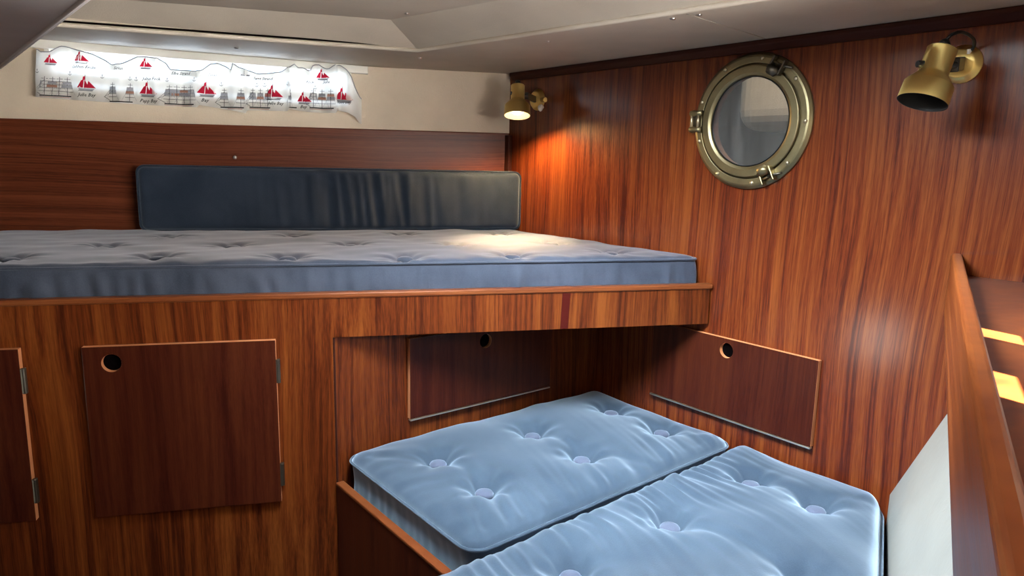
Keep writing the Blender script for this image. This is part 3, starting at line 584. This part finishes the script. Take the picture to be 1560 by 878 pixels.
# ------------------------------------------------------------------ brass reading lamps
def wall_lamp(label, base, neck_top, axis, sc, neck, lit, cable, arm_dir):
    t = thing('wall_lamp', label, 'lamp', (base[0], base[1], base[2] - .036), 'brass reading lamps on the bulkhead')
    base = Vector(base); ax = Vector(axis).normalized(); nt_ = Vector(neck_top); s = sc
    bm = bmesh.new(); lathe(bm, [(.0004, 0), (.0004, .036 * s), (.003, .036 * s), (.006, .033 * s), (.012, .028 * s), (.0135, .024 * s), (.0135, 0)], base, OUT, 40); b_ = obj('wall_plate', bm, BRASS, t, smooth=True)
    m = b_.modifiers.new('edge', 'EDGE_SPLIT'); m.split_angle = radians(40)
    rn, rm = neck * .0425 * s, .0425 * s
    prof = [(0, 0), (0, rn - .0015), (.0015, rn), (.046 * s, rn), (.050 * s, rn + .001), (.066 * s, rm - .003), (.069 * s, rm - .001), (.102 * s, rm), (.102 * s, rm - .0012), (.070 * s, rm - .0025), (.052 * s, rn - .001), (.049 * s, 0)]
    bm = bmesh.new(); lathe(bm, prof[:8], nt_, ax, 48)
    lathe(bm, prof[7:], nt_, ax, 48, mi=1); bmesh.ops.remove_doubles(bm, verts=bm.verts, dist=1e-5)
    sh_ = obj('lamp_shade', bm, [BRASS, SHADE_IN if lit else SHADE_UNLIT], t, smooth=True); m = sh_.modifiers.new('edge', 'EDGE_SPLIT'); m.split_angle = radians(38)
    bm = bmesh.new(); lathe(bm, [(0.001, 0), (.001, .0095 * s), (-.010 * s, .0095 * s), (-.016 * s, .006 * s), (-.018 * s, 0)], nt_, ax, 20); obj('cable_grip', bm, BLACKP, t, bevel=.001)
    pv = nt_ + ax * .030 * s; R = Vector(arm_dir).normalized()
    bm = bmesh.new(); cyl(bm, pv - R * (rn + (.002 if lit else .010)), pv + R * (rn + .010), .0062 * s, 14); obj('pivot', bm, BLACKP, t, bevel=.001)
    bm = bmesh.new(); a = pv + R * (rn + .006); e = base + OUT * .012
    dirv = (e - a); w = dirv.cross(Vector((0, 0, 1))).normalized()
    for q, dz in ((0, 0),):
        aw, ah = (.005, .009) if lit else (.008, .0115)
        obox(bm, a - w * aw - Vector((0, 0, ah)), dirv, w * 2 * aw, (0, 0, 2 * ah))
    obj('arm', bm, BLACKP, t, bevel=.002)
    if lit:
        bm = bmesh.new(); bc = nt_ + ax * .078 * s; lathe(bm, [(-.028, .008), (-.02, .011), (-.008, .019), (.002, .021), (.010, .018), (.016, .010), (.018, 0)], bc, ax, 24); obj('bulb', bm, BULB, t, smooth=True)
        l = lamp('reading_light', 'SPOT', bc + ax * .019, ax, 17, (1.0, 0.62, 0.26), spot_size=radians(165), spot_blend=0.5, shadow_soft_size=0.012)
        l2 = lamp('reading_beam', 'SPOT', bc + ax * .020, ax + Vector((-.10, -.10, 0)), 60, (1.0, 0.68, 0.34), spot_size=radians(62), spot_blend=0.9, shadow_soft_size=0.01)
        bm = bmesh.new(); cyl(bm, base + Vector((-.006, -.022, -.002)), base + Vector((-.006, -.040, -.002)), .0075, 16); obj('switch_collar', bm, BRASS, t, bevel=.001)
        bm = bmesh.new(); p = base + Vector((-.012, -.026, -.024)); tube(bm, [p + Vector((.006, 0, .004)), p, p + Vector((-.006, -.006, -.005)), p + Vector((-.010, -.012, -.010))], [.007, .0085, .007, .0028], 12); tag(obj('toggle_switch', bm, WHITEP, t, smooth=True), 'white toggle switch')
    if cable:
        bm = bmesh.new(); p0 = nt_ - ax * .014 * s; P = [bulk(px, py, x) for (px, py, x) in cable]
        K = [p0] + P; out = []
        for i in range(len(K) - 1):
            a0, a1, a2, a3 = K[max(i - 1, 0)], K[i], K[i + 1], K[min(i + 2, len(K) - 1)]
            for q in range(6):
                u = q / 6; out.append(0.5 * ((2 * a1) + (a2 - a0) * u + (2 * a0 - 5 * a1 + 4 * a2 - a3) * u * u + (3 * a1 - a0 - 3 * a2 + a3) * u ** 3))
        out.append(K[-1]); tube(bm, out, .0027, 8); obj('cable', bm, BLACKP, t, smooth=True)
        bm = bmesh.new(); cyl(bm, out[-1] - Vector((0, 0, .004)), out[-1] + Vector((0, 0, .004)), .0045, 12); obj('cable_collar', bm, WHITEP, t)
    return t
RR = (0.785, -0.62, 0)
wall_lamp('lit brass reading lamp in the corner above the upper berth', (1.4, 1.654, .176), bulk(789, 130, 1.30), (-.18, -.22, -1), .87, .53, True, None, (0.6, -0.2, -.05))
wall_lamp('unlit tilted brass reading lamp at the top right of the porthole', (1.4, .521, .178), bulk(1436, 74, 1.285), (-.34 * .785 - .14 * .61, .34 * .62 - .14 * .77, -1), .90, .585, False,
          [(1450, 53, 1.30), (1466, 49, 1.33), (1482, 58, 1.36), (1484, 70, 1.385), (1477, 79, 1.39)], (0.75, -0.55, 0.0))

# ------------------------------------------------------------------ curtain rail and curtain
bm = bmesh.new(); prism(bm, [PW(-.05, .238, .0005), PW(1.005, .238, .0005), PW(1.005, .2595, .0005), PW(-.05, .2595, .0005)], NP * .016)
tag(obj('curtain_rail', bm, RAILW, bevel=.0015), 'white flat rail above the small window curtain', 'curtain rail')
COFF = 0.036; cp = PP(1.0, 0, COFF)
TOP = [(50, 74), (56, 75), (62, 79), (74, 79), (84, 74), (92, 70), (101, 71), (120, 77), (140, 82), (158, 91), (170, 99), (185, 97), (197, 91), (208, 86), (222, 86), (240, 89), (252, 96), (259, 106), (280, 107), (300, 110), (308, 106), (320, 97), (332, 96), (345, 102), (352, 107), (354, 96), (364, 103), (380, 108), (393, 113), (412, 112), (428, 110), (441, 102), (449, 97), (453, 103), (462, 103), (472, 109), (477, 99), (486, 98), (494, 104), (500, 106), (510, 100), (518, 99), (528, 106), (535, 116), (541, 133), (547, 146), (552, 152)]
BOT = [(50, 147), (80, 150), (110, 152), (180, 157), (240, 161), (270, 162), (303, 164.5), (304, 160), (340, 166), (375, 173), (376, 168), (410, 169), (439, 170), (441, 166), (452, 168), (470, 171), (512, 173), (514, 168), (530, 172), (541, 178), (548, 188), (552, 189)]
def lerp(K, x):
    if x <= K[0][0]: return K[0][1]
    for (a, b), (c, d) in zip(K, K[1:]):
        if x <= c: return b + (d - b) * (x - a) / (c - a)
    return K[-1][1]
def fold(px, py):
    d = .004 * sin(px / 9.0 + .6 * sin(py / 14)) + .003 * sin(px / 4.7 + 1)
    for f in (303, 375, 440, 513):                    # overlapping pleats
        q = px - f
        if -26 < q <= 0: d += .020 * (1 + q / 26)
    return d + .005 * fb(px / 14, py / 20, 2)
def cur(px, py, off=0.0):
    t = max(0, min(1, (py - 95) / 70)); p = onplane(px, py, cp, NP)
    return p + NP * (fold(px, py) + off - .012 * (1 - t) * 0.4)
bm = bmesh.new(); nx, ny = 260, 22; G = []
for i in range(nx + 1):
    x = 53 + (551 - 53) * i / nx; a, b = lerp(TOP, x), lerp(BOT, x); G.append([bm.verts.new(cur(x, a + (b - a) * j / ny)) for j in range(ny + 1)])
for i in range(nx):
    for j in range(ny): bm.faces.new((G[i][j], G[i + 1][j], G[i + 1][j + 1], G[i][j + 1]))
def inside(x, y): return 54 < x < 549 and lerp(TOP, x) + .5 < y < lerp(BOT, x) - .5
def poly(pts, mi):
    pts = [p for p in pts]
    if all(inside(*p) for p in pts):
        f = bm.faces.new([bm.verts.new(cur(x, y, .0012)) for x, y in pts]); f.material_index = mi
def line(x0, y0, x1, y1, w=.55, mi=1):
    L = hypot(x1 - x0, y1 - y0)
    if L < .1: return
    n = max(1, int(L / 5)); nx_, ny_ = -(y1 - y0) / L * w / 2, (x1 - x0) / L * w / 2
    for k in range(n):
        a, b = k / n, (k + 1) / n; p = (x0 + (x1 - x0) * a, y0 + (y1 - y0) * a); q = (x0 + (x1 - x0) * b, y0 + (y1 - y0) * b)
        poly([(p[0] + nx_, p[1] + ny_), (q[0] + nx_, q[1] + ny_), (q[0] - nx_, q[1] - ny_), (p[0] - nx_, p[1] - ny_)], mi)
def redboat(x, y, s=1.0):
    sl = .05
    def P(u, v): return (x + u * s, y + (v + u * sl) * s)
    poly([P(-14, 5), P(-5, 5), P(-4, -8), P(-8, -6)], 2); poly([P(-4, 5), P(4, 5), P(-3, -8)], 2); poly([P(0, 5), P(14, 5), P(2, -6)], 2); poly([P(-6, -7), P(-2, -7), P(-2, -13), P(-5, -12)], 2)
    poly([P(-12, 6), P(12, 6), P(9, 9), P(-10, 9)], 4); line(*P(-12, 9.3), *P(9, 9.3), .7, 1); line(*P(-2.5, 6), *P(-2.5, -15), .5, 1)
def tallship(x, y, w, sails=3, sl=.045):
    h = w / 2
    def P(u, v): return (x + u, y + v + u * sl)
    line(*P(-h * .8, 12), *P(h * .8, 12), 1.7, 1); line(*P(-h * .8, 14), *P(h * .7, 14), .8, 3); line(*P(-h * .75, 10.5), *P(-h * 1.15, 5), .6, 1)
    for k in range(sails):
        mx = -h * .55 + k * (1.15 * h / max(1, sails - 1)); line(*P(mx, 11), *P(mx, -17), .7, 1)
        for j, (yy, ww) in enumerate(((-14, .16), (-10, .22), (-5, .26), (0, .29), (5, .31))):
            line(*P(mx - h * ww, yy), *P(mx + h * ww, yy), .6, 1)
            if j < 4 and j > 0: poly([P(mx - h * ww, yy + .5), P(mx + h * ww, yy + .5), P(mx + h * (ww + .02), yy + 4.3), P(mx - h * (ww + .02), yy + 4.3)], 3 if (k + j) % 3 == 0 else 4) if j in (1, 2) else None
        line(*P(mx, -12), *P(mx - h * .5, 10), .35, 4); line(*P(mx, -12), *P(mx + h * .45, 10), .35, 4)
    line(*P(-h * .55, -12), *P(-h * 1.12, 5), .4, 1); line(*P(-h * .55, -4), *P(-h * 1.12, 5), .4, 1)
def anchor(x, y, s=1.0):
    line(x, y - 3.5 * s, x, y + 3.5 * s, .6); line(x - 1.5 * s, y - 2 * s, x + 1.5 * s, y - 2 * s, .5); line(x - 3 * s, y + 1 * s, x - 1.3 * s, y + 3.2 * s, .6); line(x - 1.3 * s, y + 3.2 * s, x + 1.3 * s, y + 3.2 * s, .6); line(x + 1.3 * s, y + 3.2 * s, x + 3 * s, y + 1 * s, .6)
def script(txt, x, y, hgt, mi=1):
    cu_ = bpy.data.curves.new('t', 'FONT'); cu_.body = txt; cu_.size = hgt; cu_.shear = .35; cu_.align_x = 'CENTER'; cu_.resolution_u = 1; cu_.offset = .012 * hgt
    o = bpy.data.objects.new('t', cu_); COL.objects.link(o); dg = bpy.context.evaluated_depsgraph_get(); me = bpy.data.meshes.new_from_object(o.evaluated_get(dg))
    for p in me.polygons:
        pts = [(x + me.vertices[i].co.x, y - me.vertices[i].co.y + .045 * me.vertices[i].co.x) for i in p.vertices]; poly(pts, mi)
    bpy.data.objects.remove(o); bpy.data.curves.remove(cu_); bpy.data.meshes.remove(me)
for (x, y) in ((132, 129), (226, 138), (316, 138), (418, 143), (464, 151), (524, 147)): redboat(x, y, 1.0 if x != 464 else .8)
for (x, y, s) in ((77, 92, .7), (124, 89, .8), (222, 98, .75), (374, 110, .6), (492, 115, .75)): redboat(x, y, s)
for (x, y, w, n) in ((84, 134, 58, 4), (184, 143, 46, 2), (274, 147, 58, 4), (354, 152, 46, 2), (396, 152, 40, 3), (446, 152, 15, 1), (490, 153, 46, 3)): tallship(x, y, w, n)
for (x, y) in ((105, 111), (155, 116), (197, 119), (254, 121), (207, 120), (298, 122), (403, 129), (391, 129), (480, 133), (440, 128), (337, 128), (57, 108)): anchor(x, y, .9)
for (t, x, y, h) in (('Julie Bay', 132, 147, 7.5), ('Papp Bay', 226, 156, 7.5), ('Bay', 312, 155, 7.5), ('Julie Bay', 420, 160, 7), ('Bay', 462, 165, 7), ('Julie Bay', 524, 158, 6), ('Golden Fricke', 126, 104, 6.5), ('Julius Fock', 230, 122, 6.5), ('Elbe Strand', 275, 114, 6.5), ('Sirius', 180, 106, 6), ('Ceres', 322, 116, 6), ('Samt Strand', 400, 122, 6), ('Fock', 472, 127, 6), ('Julie', 497, 127, 6)): script(t, x, y, h)
curt = obj('curtain', bm, [CLOTH, INK, REDP, BROWNP, GREYP], smooth=True)
tag(curt, 'short sheer white curtain printed with red sailboats and tall ships over the window', 'curtain')
bm = bmesh.new(); G = []
for i in range(nx + 1):
    x = 53 + (551 - 53) * i / nx; a = lerp(TOP, x); h_ = min(9 + 4 * fb(x / 25, 3), lerp(BOT, x) - a - 1)
    G.append([bm.verts.new(cur(x, a + h_ * j / 5, -.003)) for j in range(6)])
for i in range(nx):
    for j in range(5): bm.faces.new((G[i][j], G[i + 1][j], G[i + 1][j + 1], G[i][j + 1]))
obj('header', bm, CLOTH, curt, smooth=True)
bm = bmesh.new(); tube(bm, [cur(53 + (551 - 53) * i / 160, lerp(TOP, 53 + (551 - 53) * i / 160), .0005) for i in range(161)], .0013, 5); tag(obj('hem', bm, GREYP, curt, smooth=True), 'grey stitched top hem')
